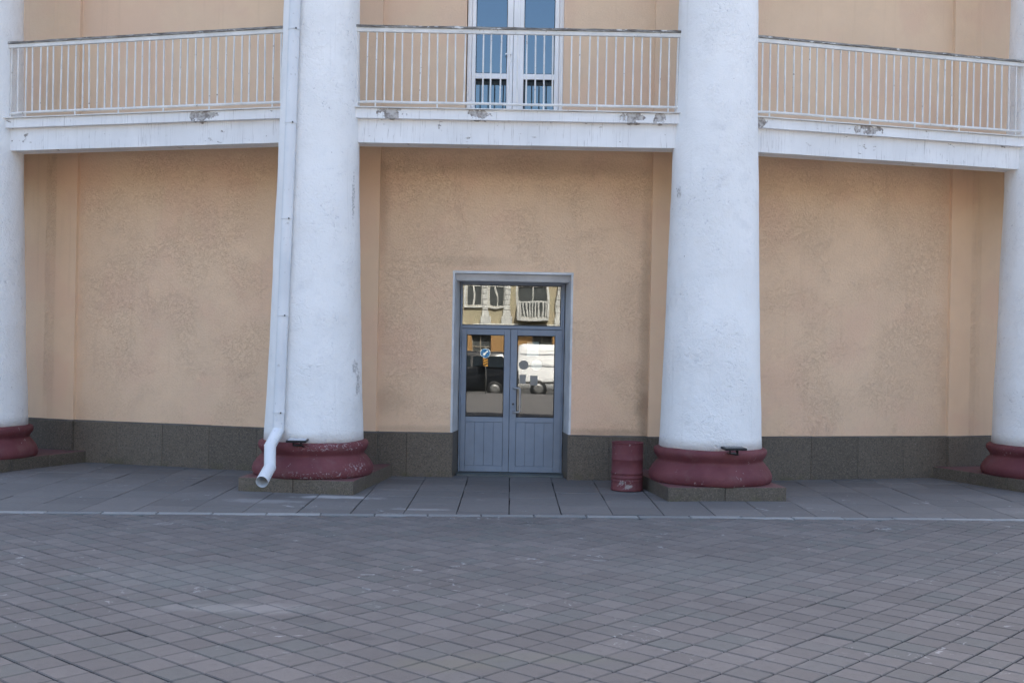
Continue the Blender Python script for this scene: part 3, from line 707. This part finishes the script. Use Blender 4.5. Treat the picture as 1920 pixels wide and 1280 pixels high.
room = MB(); ry0 = YW + .52; rz0 = 4.45
room.add([(-2.2, ry0, rz0), (2.2, ry0, rz0), (2.2, 19, rz0), (-2.2, 19, rz0), (-2.2, ry0, 7.6), (2.2, ry0, 7.6), (2.2, 19, 7.6), (-2.2, 19, 7.6)],
         [(0, 1, 2, 3), (7, 6, 5, 4), (3, 2, 6, 7), (1, 5, 6, 2), (0, 3, 7, 4)])
room.build('upper_room', M['dark_in'], bld)

# ------------------------------------------------------------------ downpipe on the left column
axL = Vector((-2.388, CC.y - 18.4 * math.cos(math.asin(2.388 / 18.4))))
def rL(z):
    for (r0, z0), (r1, z1) in zip(SH_L, SH_L[1:]):
        if z0 <= z <= z1: return r0 + (r1 - r0) * (z - z0) / (z1 - z0)
    return 0.45
def pipe_pt(z, x):
    off = x - axL.x; r = rL(z); return (x, axL.y - math.sqrt(max(0.01, r * r - off * off)) - 0.083, z)
pz = []
for (px, py) in ((551.5, 0), (541.5, 300), (528.5, 640), (523.5, 790)):
    Y = 13.42
    x, z = P(px, py, Y); pz.append((x, z))
def px_at(z):
    if z >= pz[0][1]: return pz[0][0] + (z - pz[0][1]) * 0.012
    for (x0, z0), (x1, z1) in zip(pz, pz[1:]):
        if z1 <= z <= z0: return x1 + (x0 - x1) * (z - z1) / (z0 - z1)
    return pz[-1][0]
dp = empty('downpipe', (pz[-1][0] - .2, 13.2, 0.06))
tag(dp, 'white sheet metal downpipe with kinked foot strapped to a white column', 'downpipe')
joints = [9.3, 7.0, P(545, 165, 13.45)[1], P(535, 452, 13.45)[1], P(527, 622, 13.45)[1], P(524, 786, 13.42)[1], P(523, 806, 13.4)[1]]
for a, b in zip(joints, joints[1:]):
    n = 14; zs = [a + (b - a) * i / n for i in range(n + 1)]
    rr = [0.066] * (n + 1); rr[-1] = 0.0645; rr[0] = 0.0675; rr[1] = 0.0665
    MB().tube([pipe_pt(z, px_at(z)) for z in zs], rr, 20, False).build('pipe_section', M['pipe'], dp, True)
zb0 = joints[-1]; p0 = Vector(pipe_pt(zb0 + .02, px_at(zb0)))
x1_, z1_ = P(506.5, 836, 13.2); x2_, z2_ = P(506, 876, 13.05); x3_, z3_ = P(491.5, 902, 12.74)
foot = [p0, Vector((p0.x, p0.y - .01, zb0 - .005)), Vector((x1_, 13.2, z1_)), Vector((x2_, 13.05, z2_)), Vector((x3_, 12.74, z3_))]
# elbows keep below the column base: three straight lengths with cut joints
def length(p, q, r0, r1):
    d = (q - p).normalized(); pts = [p - d * .012, p + d * .012, p.lerp(q, .5), q - d * .012, q + d * .012]
    return MB().tube(pts, [r0 * 1.03, r0 * 1.0, (r0 + r1) / 2, r1, r1 * .985], 22, False)
length(foot[1], foot[2], .0665, .0665).build('elbow', M['pipe'], dp, True)
length(foot[2], foot[3], .0675, .066).build('pipe_section', M['pipe'], dp, True)
l3 = length(foot[3], foot[4], .068, .070); l3.build('spout', M['pipe'], dp, True)
for py in (-150, 54, 230, 410, 591, 772):
    z = P(540, py, 13.45)[1]; c = Vector(pipe_pt(z, px_at(z)))
    m = MB().lathe([(0.0685, z - .011), (0.071, z - .009), (0.071, z + .009), (0.0685, z + .011)], c.x, c.y, 20, False)
    m.box(c.x - .012, c.x + .012, c.y + .06, c.y + .13, z - .008, z + .008)
    cl = m.build('pipe_clamp', M['pipe'], dp)
    MB().tube([(c.x + .035, c.y - .061, z - .004), (c.x + .038, c.y - .085, z - .004)], 0.009, 8).build('bolt', M['black'], cl)

# ------------------------------------------------------------------ floodlights on the columns
M['lens'] = plain('reflection_toned_lamp_glass', (0.55, 0.56, 0.58), 0.2, 0.5)  # pale tone stands for the reflection on the lamp glass
def flood(px, py, Yf, wdt, dep, tilt, yaw, label, lens):
    x, z = P(px, py, Yf)
    e = empty('floodlight', (x, Yf, z)); tag(e, label, 'floodlight', 'floodlights on the columns')
    mt = Matrix.Translation((x, Yf, z)) @ Matrix.Rotation(yaw, 4, 'Z') @ Matrix.Rotation(tilt, 4, 'X')
    f3 = lambda p: mt @ Vector(p)
    MB().box(-wdt / 2, wdt / 2, -dep / 2, dep / 2, -.013, .013, .005).map(f3).build('housing', M['black'], e)
    MB().box(-wdt / 2 + .014, wdt / 2 - .014, -dep / 2 + .014, dep / 2 - .014, .0135, .016).map(f3).build('lens', lens, e)
    b = MB(); b.box(-.05, -.044, -.02, .02, -.06, -.014); b.box(.044, .05, -.02, .02, -.06, -.014); b.box(-.05, .05, -.02, .10, -.064, -.058)
    b.map(f3).build('bracket', M['black'], e)
    MB().tube([f3(p) for p in ((.03, .02, -.015), (.04, .0, -.05), (.07, .02, -.075), (.05, .06, -.085), (-.02, .08, -.07))], .006, 8).build('cable', M['black'], e, True)
flood(557.5, 825.5, 13.25, 0.235, 0.15, R(6), R(-3), 'slim black floodlight with reflection-toned lens on the column with the downpipe', M['lens'])
M['lens_dk'] = plain('dark_lamp_glass', (0.03, 0.03, 0.032), 0.25, 0.5)
flood(1376, 840.5, 13.2, 0.265, 0.15, R(4), R(12), 'slim black floodlight with dark lens on the column beside the barrel', M['lens_dk'])

# ------------------------------------------------------------------ maroon drum
bx_, by_ = 1.446, 14.11
bar = empty('barrel', (bx_, by_, 0.0)); tag(bar, 'dented open maroon metal drum with flaking paint near the granite plinth', 'barrel')
prof = [(0.190, 0.004), (0.198, 0.006), (0.199, 0.02), (0.194, 0.03), (0.192, 0.10)]
for zc, a in ((0.125, .005), (0.165, .008), (0.218, .009), (0.385, .005)):
    prof += [(0.191, zc - .012), (0.191 + a, zc - .005), (0.191 + a, zc + .005), (0.191, zc + .012)]
prof += [(0.191, 0.50), (0.191, 0.56), (0.189, 0.574), (0.196, 0.580), (0.197, 0.590), (0.186, 0.592), (0.182, 0.58), (0.184, 0.56), (0.185, 0.10), (0.0, 0.095)]
def jd(r, z, t): return r + (0.002 * vnoise(math.cos(t) * 1.3, math.sin(t) * 1.3, z * 2.0, 1.2) if r > .1 else 0), z + (0.004 * vnoise(math.cos(t), math.sin(t), 9, 2.0) if z > .57 else 0)
M['drum'] = mk_maroon(worn=(((1.4, 13.93, 0.09), (0.12, 0.1, 0.06)),), chips=(((1.375, 13.93, 0.11), (0.02, 0.1, 0.022)), ((1.43, 13.92, 0.06), (0.035, 0.1, 0.025)), ((1.48, 13.92, 0.065), (0.018, 0.1, 0.015)))); M['drum'].name = 'maroon_drum_paint'
b_ = MB().lathe(prof, bx_, by_, 56, False, jd); b_.build('drum_body', M['drum'], bar, True)
MB().lathe([(0.0, 0.003), (0.19, 0.003), (0.19, 0.012), (0.0, 0.012)], bx_, by_, 40, False).build('drum_bottom', M['black'], bar)

# ------------------------------------------------------------------ across the street (seen mirrored in the glass)
GS = -0.36
YO = -40.0
ob = empty('building', (0, YO, GS)); tag(ob, 'sunlit yellow house with white pilasters mirrored in the transom pane', 'building')
M['oyel'] = mk_stucco('yellow_street_plaster', (0.32, 0.28, 0.19), 0.3); M['oochre'] = mk_stucco('ochre_ground_floor_plaster', (0.30, 0.18, 0.08), 0.3)
M['owhite'] = plain('white_street_plaster', (0.48, 0.47, 0.44), 0.8, 0.2, var=0.1)
M['oglass'] = plain('dark_window_glass', (0.07, 0.075, 0.075), 0.08, 0.5)
M['owin'] = plain('brown_window_frame', (0.25, 0.22, 0.18), 0.6)
fl = [3.2, 6.9, 10.6]; holes = []; wins = []
xsw = [-14.2, -11.4, -8.6, -5.8, -2.45, -1.03, 1.25, 4.0, 7.0, 9.8, 12.6]
for zf in fl:
    for x in xsw:
        hw_ = 0.40 if x in (-1.03, -2.45) else (0.85 if x == 1.25 else 0.6)
        z0 = zf + (0.12 if x == 1.25 else 0.75); z1 = zf + 2.75
        holes.append((x - hw_, x + hw_, z0, z1)); wins.append((x - hw_, x + hw_, z0, z1))
gh = []
for x in (-13, -9.5, -6.2, -3.6, -1.9, 1.9, 5.2, 8.6, 12):
    gh.append((x - .62, x + .62, 0.55, 2.2)); wins.append((x - .62, x + .62, 0.55, 2.2))
plate(holes, -17, 17, 2.75, 14.2, YO - .4, YO).build('wall', M['oyel'], ob)
plate(gh, -17, 17, GS - .1, 2.75, YO - .4, YO + .06).build('ground_floor_wall', M['oochre'], ob)
MB().box(-17, 17, YO - 12, YO - .6, GS - .1, 14.3).build('house_core', M['oochre'], ob)
for (a, b, c, d) in wins:
    m = MB(); y0, y1 = YO - .3, YO - .22; t = .06
    m.box(a, a + t, y0, y1, c, d); m.box(b - t, b, y0, y1, c, d); m.box(a + t, b - t, y0 + .002, y1, d - t, d); m.box(a + t, b - t, y0 + .002, y1, c, c + t)
    m.box((a + b) / 2 - .03, (a + b) / 2 + .03, y0 + .004, y1 + .01, c + t, d - t); m.box(a + t, b - t, y0 + .006, y1 - .002, d - .75, d - .69)
    wn = m.build('window', M['owhite'] if c > 2.5 else M['owin'], ob); MB().box(a + .01, b - .01, y0 + .01, y0 + .03, c + .01, d - .01).build('glass_pane', M['oglass'], wn)
    if c > 2.5:
        s_ = MB(); s_.box(a - .15, b + .15, YO, YO + .14, c - .13, c - .02, .01); s_.build('window_sill', M['owhite'], ob)
        s_ = MB(); s_.box(a - .16, a - .01, YO + .001, YO + .06, c - .02, d + .1); s_.box(b + .01, b + .16, YO + .001, YO + .06, c - .02, d + .1); s_.box(a - .22, b + .22, YO + .002, YO + .12, d + .1, d + .26); s_.build('window_surround', M['owhite'], ob)
for x in (-16.4, -12.8, -10, -7.2, -4.3, -1.72, -0.34, 2.9, 5.5, 8.4, 11.2, 16.2):
    m = MB(); [m.box(x - .2, x + .2, YO, YO + .22, 3.3 + .36 * q_, 3.3 + .36 * q_ + .325, .02) for q_ in range(28)]; m.box(x - .17, x + .17, YO, YO + .18, 3.0, 13.6); m.box(x - .28, x + .28, YO, YO + .3, 2.86, 3.3, .02); m.box(x - .28, x + .28, YO, YO + .3, 13.5, 13.95, .02); m.build('pilaster', M['owhite'], ob)
MB().box(-17.1, 17.1, YO + .001, YO + .35, 2.62, 2.86, .03).build('string_course', M['owhite'], ob)
m = MB(); m.box(-17.4, 17.4, YO - .4, YO + .9, 14.4, 14.65, .03); m.box(-17.2, 17.2, YO - .4, YO + .5, 14.1, 14.4, .03); m.build('cornice', M['owhite'], ob)
M['tin'] = plain('dark_tin_roof', (0.12, 0.11, 0.11), 0.6)
MB().add([(-17.4, YO + .9, 14.66), (17.4, YO + .9, 14.66), (17.4, YO - 6, 15.4), (-17.4, YO - 6, 15.4), (17.4, YO - 12, 14.66), (-17.4, YO - 12, 14.66)], [(0, 1, 2, 3), (3, 2, 4, 5), (0, 3, 5), (1, 4, 2), (0, 5, 4, 1)]).build('roof', M['tin'], ob)
for zf in fl[:3]:
    m = MB(); m.box(0.3, 2.2, YO + .02, YO + 1.1, zf - .12, zf + .08, .02); m.box(0.3, 2.2, YO + .98, YO + 1.1, zf + 1.0, zf + 1.1, .01); m.box(.3, .42, YO + .25, YO + 1.1, zf + .08, zf + 1.0); m.box(2.08, 2.2, YO + .25, YO + 1.1, zf + .08, zf + 1.0)
    bl = m.build('balcony', M['owhite'], ob)
    for i in range(9):
        x = .52 + i * .182
        MB().lathe([(.04, zf + .08), (.055, zf + .12), (.06, zf + .35), (.035, zf + .6), (.05, zf + .9), (.05, zf + 1.0)], x, YO + 1.04, 8).build('baluster', M['owhite'], bl, True)

# ---- vehicles
M['carblack'] = plain('black_car_paint', (0.012, 0.014, 0.018), 0.15, 0.6, var=0.0); M['carwhite'] = plain('white_car_paint', (0.75, 0.75, 0.75), 0.25, 0.5, var=0.0)
M['carglass'] = plain('dark_car_glass', (0.015, 0.02, 0.025), 0.05, 0.6, var=0.0); M['rim'] = plain('grey_alloy', (0.2, 0.2, 0.2), 0.4, 0.5, 0.5)
M['lamp'] = plain('clear_lamp_plastic', (0.6, 0.6, 0.62), 0.15, 0.5); M['redlamp'] = plain('red_lamp_plastic', (0.4, 0.02, 0.02), 0.2, 0.5)
def vehicle(name, label, cat, x, y, prof, wid, glassq, mat, wheels, wr, stripe=None):
    """prof: side outline (lx, z) clockwise, lofted across the width with rounded flanks; +y side faces the plaza"""
    e = empty(name, (x, y, GS)); tag(e, label, cat)
    n = len(prof); ws = [(-1, .90), (-.93, .97), (-.8, 1.0), (.8, 1.0), (.93, .97), (1, .90)]
    zmax = max(p[1] for p in prof); v = []; cxm = sum(p[0] for p in prof) / n
    for (t, s_) in ws:
        for (a, z) in prof:
            tum = 1.0 - 0.16 * max(0, (z - zmax * .55) / (zmax * .45))
            v.append((x + cxm + (a - cxm) * (0.5 + 0.5 * s_), y + t * wid / 2 * tum, GS + .02 + (z if z < .4 else .4 + (z - .4) * (0.6 + .4 * s_))))
    f = []
    for k in range(len(ws) - 1):
        for i in range(n): f.append((k * n + i, k * n + (i + 1) % n, (k + 1) * n + (i + 1) % n, (k + 1) * n + i))
    f += [tuple(range(n))[::-1], tuple((len(ws) - 1) * n + i for i in range(n))]
    obj('body', v, f, mat, e, True)
    for q in glassq:
        for s_ in (1, -1):
            vv = []
            for (a, z) in q:
                tum = 1.0 - 0.16 * max(0, (z - zmax * .55) / (zmax * .45))
                vv.append((x + a, y + s_ * (wid / 2 * tum + .012), GS + .02 + .4 + (z - .4) * .96))
            vv += [(p[0], p[1] - s_ * .05, p[2]) for p in vv]; m_ = len(q)
            obj('side_window', vv, [tuple(range(m_)), tuple(range(2 * m_ - 1, m_ - 1, -1))] + [(i, m_ + i, m_ + (i + 1) % m_, (i + 1) % m_) for i in range(m_)], M['carglass'], e)
    for wx in wheels:
        for s_ in (1, -1):
            yy = y + s_ * (wid / 2 - .10)
            ty = MB().lathe([(wr * .6, -.1), (wr * .95, -.105), (wr, -.08), (wr, .08), (wr * .95, .105), (wr * .6, .1)], 0, 0, 28, True).map(lambda p: (x + wx + p[0], yy + p[2] * 1.08, GS + wr + p[1])).build('tyre', M['rubber'], e, True)
            MB().lathe([(0.0, .0), (wr * .62, .0), (wr * .62, .012), (wr * .3, .02), (0, .02)], 0, 0, 20, False).map(lambda p: (x + wx + p[0], yy + s_ * (.108 + p[2]), GS + wr + p[1])).build('rim', M['rim'], e, True)
    xe = [p[0] for p in prof]
    for s_ in (1, -1):
        MB().box(x + max(xe) - .12, x + max(xe) + .005, y + s_ * wid * .36 - .12, y + s_ * wid * .36 + .12, GS + .75, GS + .9, .01).build('headlight', M['lamp'], e)
        MB().box(x + min(xe) - .005, x + min(xe) + .1, y + s_ * wid * .38 - .1, y + s_ * wid * .38 + .1, GS + .85, GS + 1.05, .01).build('tail_light', M['redlamp'], e)
    return e
car = [(2.25, .3), (2.33, .6), (2.3, 1.0), (2.2, 1.15), (1.9, 1.66), (1.6, 1.74), (-.2, 1.76), (-.5, 1.7), (-1.1, 1.2), (-1.95, 1.06), (-2.25, .85), (-2.3, .5), (-2.25, .25), (-1.8, .22), (1.8, .22)][::-1]
vehicle('parked_car', 'dark parked car mirrored in the left door pane', 'car', -2.05, -13.6, car, 1.85,
        [[(1.9, 1.18), (.55, 1.18), (.55, 1.62), (1.7, 1.62)], [(.45, 1.18), (-.9, 1.18), (-.4, 1.62), (.45, 1.62)]], M['carblack'], (-1.4, 1.42), .32)
van = [(-2.45, .35), (-2.5, .7), (-2.46, 1.4), (-2.38, 1.95), (-2.2, 2.04), (.9, 2.06), (1.2, 1.98), (1.85, 1.25), (2.4, 1.02), (2.5, .8), (2.5, .4), (2.3, .28), (-2.3, .28)]
vehicle('parked_van', 'white parked van mirrored in the right door pane', 'van', 2.62, -14.0, van, 1.95,
        [[(.35, 1.3), (1.55, 1.3), (1.05, 1.82), (.35, 1.84)]], M['carwhite'], (-1.55, 1.6), .34)
vn = bpy.data.objects['parked_van']
M['seam'] = plain('dark_seam', (0.05, 0.05, 0.05), 0.7)
for (a, b, c, d) in ((-2.3, 1.6, 1.27, 1.285), (-.9, -.885, .5, 1.9), (.28, .295, .5, 1.9), (-2.2, 2.2, .55, .62), (-2.3, -.9, 1.8, 1.81), (-.75, -.6, 1.12, 1.15)):
    MB().box(2.62 + a, 2.62 + b, -14.0 + .955, -14.0 + .982 + .012, GS + c, GS + d).build('side_trim', M['seam'], vn)
# ---- round blue sign on a post with a striped plate
M['blue'] = plain('blue_sign_enamel', (0.03, 0.14, 0.33), 0.3, 0.5, var=0.0); M['signw'] = plain('white_sign_enamel', (0.8, 0.8, 0.8), 0.4, 0.4, var=0.0)
M['orange'] = plain('amber_plate', (0.55, 0.27, 0.05), 0.4, 0.4, var=0.0)
ys = -12.2; sx_, sz_ = (P(911, 661, 43.4)[0], P(911, 661, 43.4)[1])
sg = empty('road_sign', (sx_, ys, -0.1)); tag(sg, 'round blue arrow sign over a striped plate mirrored in the left door pane', 'road sign')
MB().tube([(sx_, ys, GS), (sx_, ys, sz_ + .17)], .02, 10).build('post', M['rim'], sg, True)
def ydisc(r, y0, y1): return MB().lathe([(0, 0), (r, 0), (r, 1), (0, 1)], 0, 0, 32, False).map(lambda p: (sx_ + p[0], y0 + (y1 - y0) * p[2], sz_ + p[1]))
ydisc(.185, ys + .02, ys + .03).build('disc_rim', M['signw'], sg); ydisc(.17, ys + .03, ys + .034).build('disc_face', M['blue'], sg)
ar = MB()   # arrow pointing down and away, flat paint
d = Vector((1, 0, -1)).normalized() * -1; d = Vector((-1, 0, -1)).normalized(); q = Vector((-d.z, 0, d.x))
pts2 = [(-.12, -.022), (.02, -.022), (.02, -.065), (.13, 0), (.02, .065), (.02, .022), (-.12, .022)]
vv = [Vector((sx_, ys + .0345, sz_)) + d * a + q * b for a, b in pts2]; vv += [p + Vector((0, .002, 0)) for p in vv]
obj('arrow', vv, [(6, 5, 4, 3, 2, 1, 0), (7, 8, 9, 10, 11, 12, 13)], M['signw'], sg)
px_, pz_ = sx_, sz_ - .36
MB().box(px_ - .09, px_ + .09, ys + .02, ys + .03, pz_ - .15, pz_ + .15).build('striped_plate', M['orange'], sg)
for i in range(3):
    z = pz_ - .1 + i * .1
    obj('stripe', [(px_ - .088, ys + .0315, z - .04), (px_ + .088, ys + .0315, z + .03), (px_ + .088, ys + .0315, z + .075), (px_ - .088, ys + .0315, z + .005)], [(3, 2, 1, 0)], M['black'], sg)
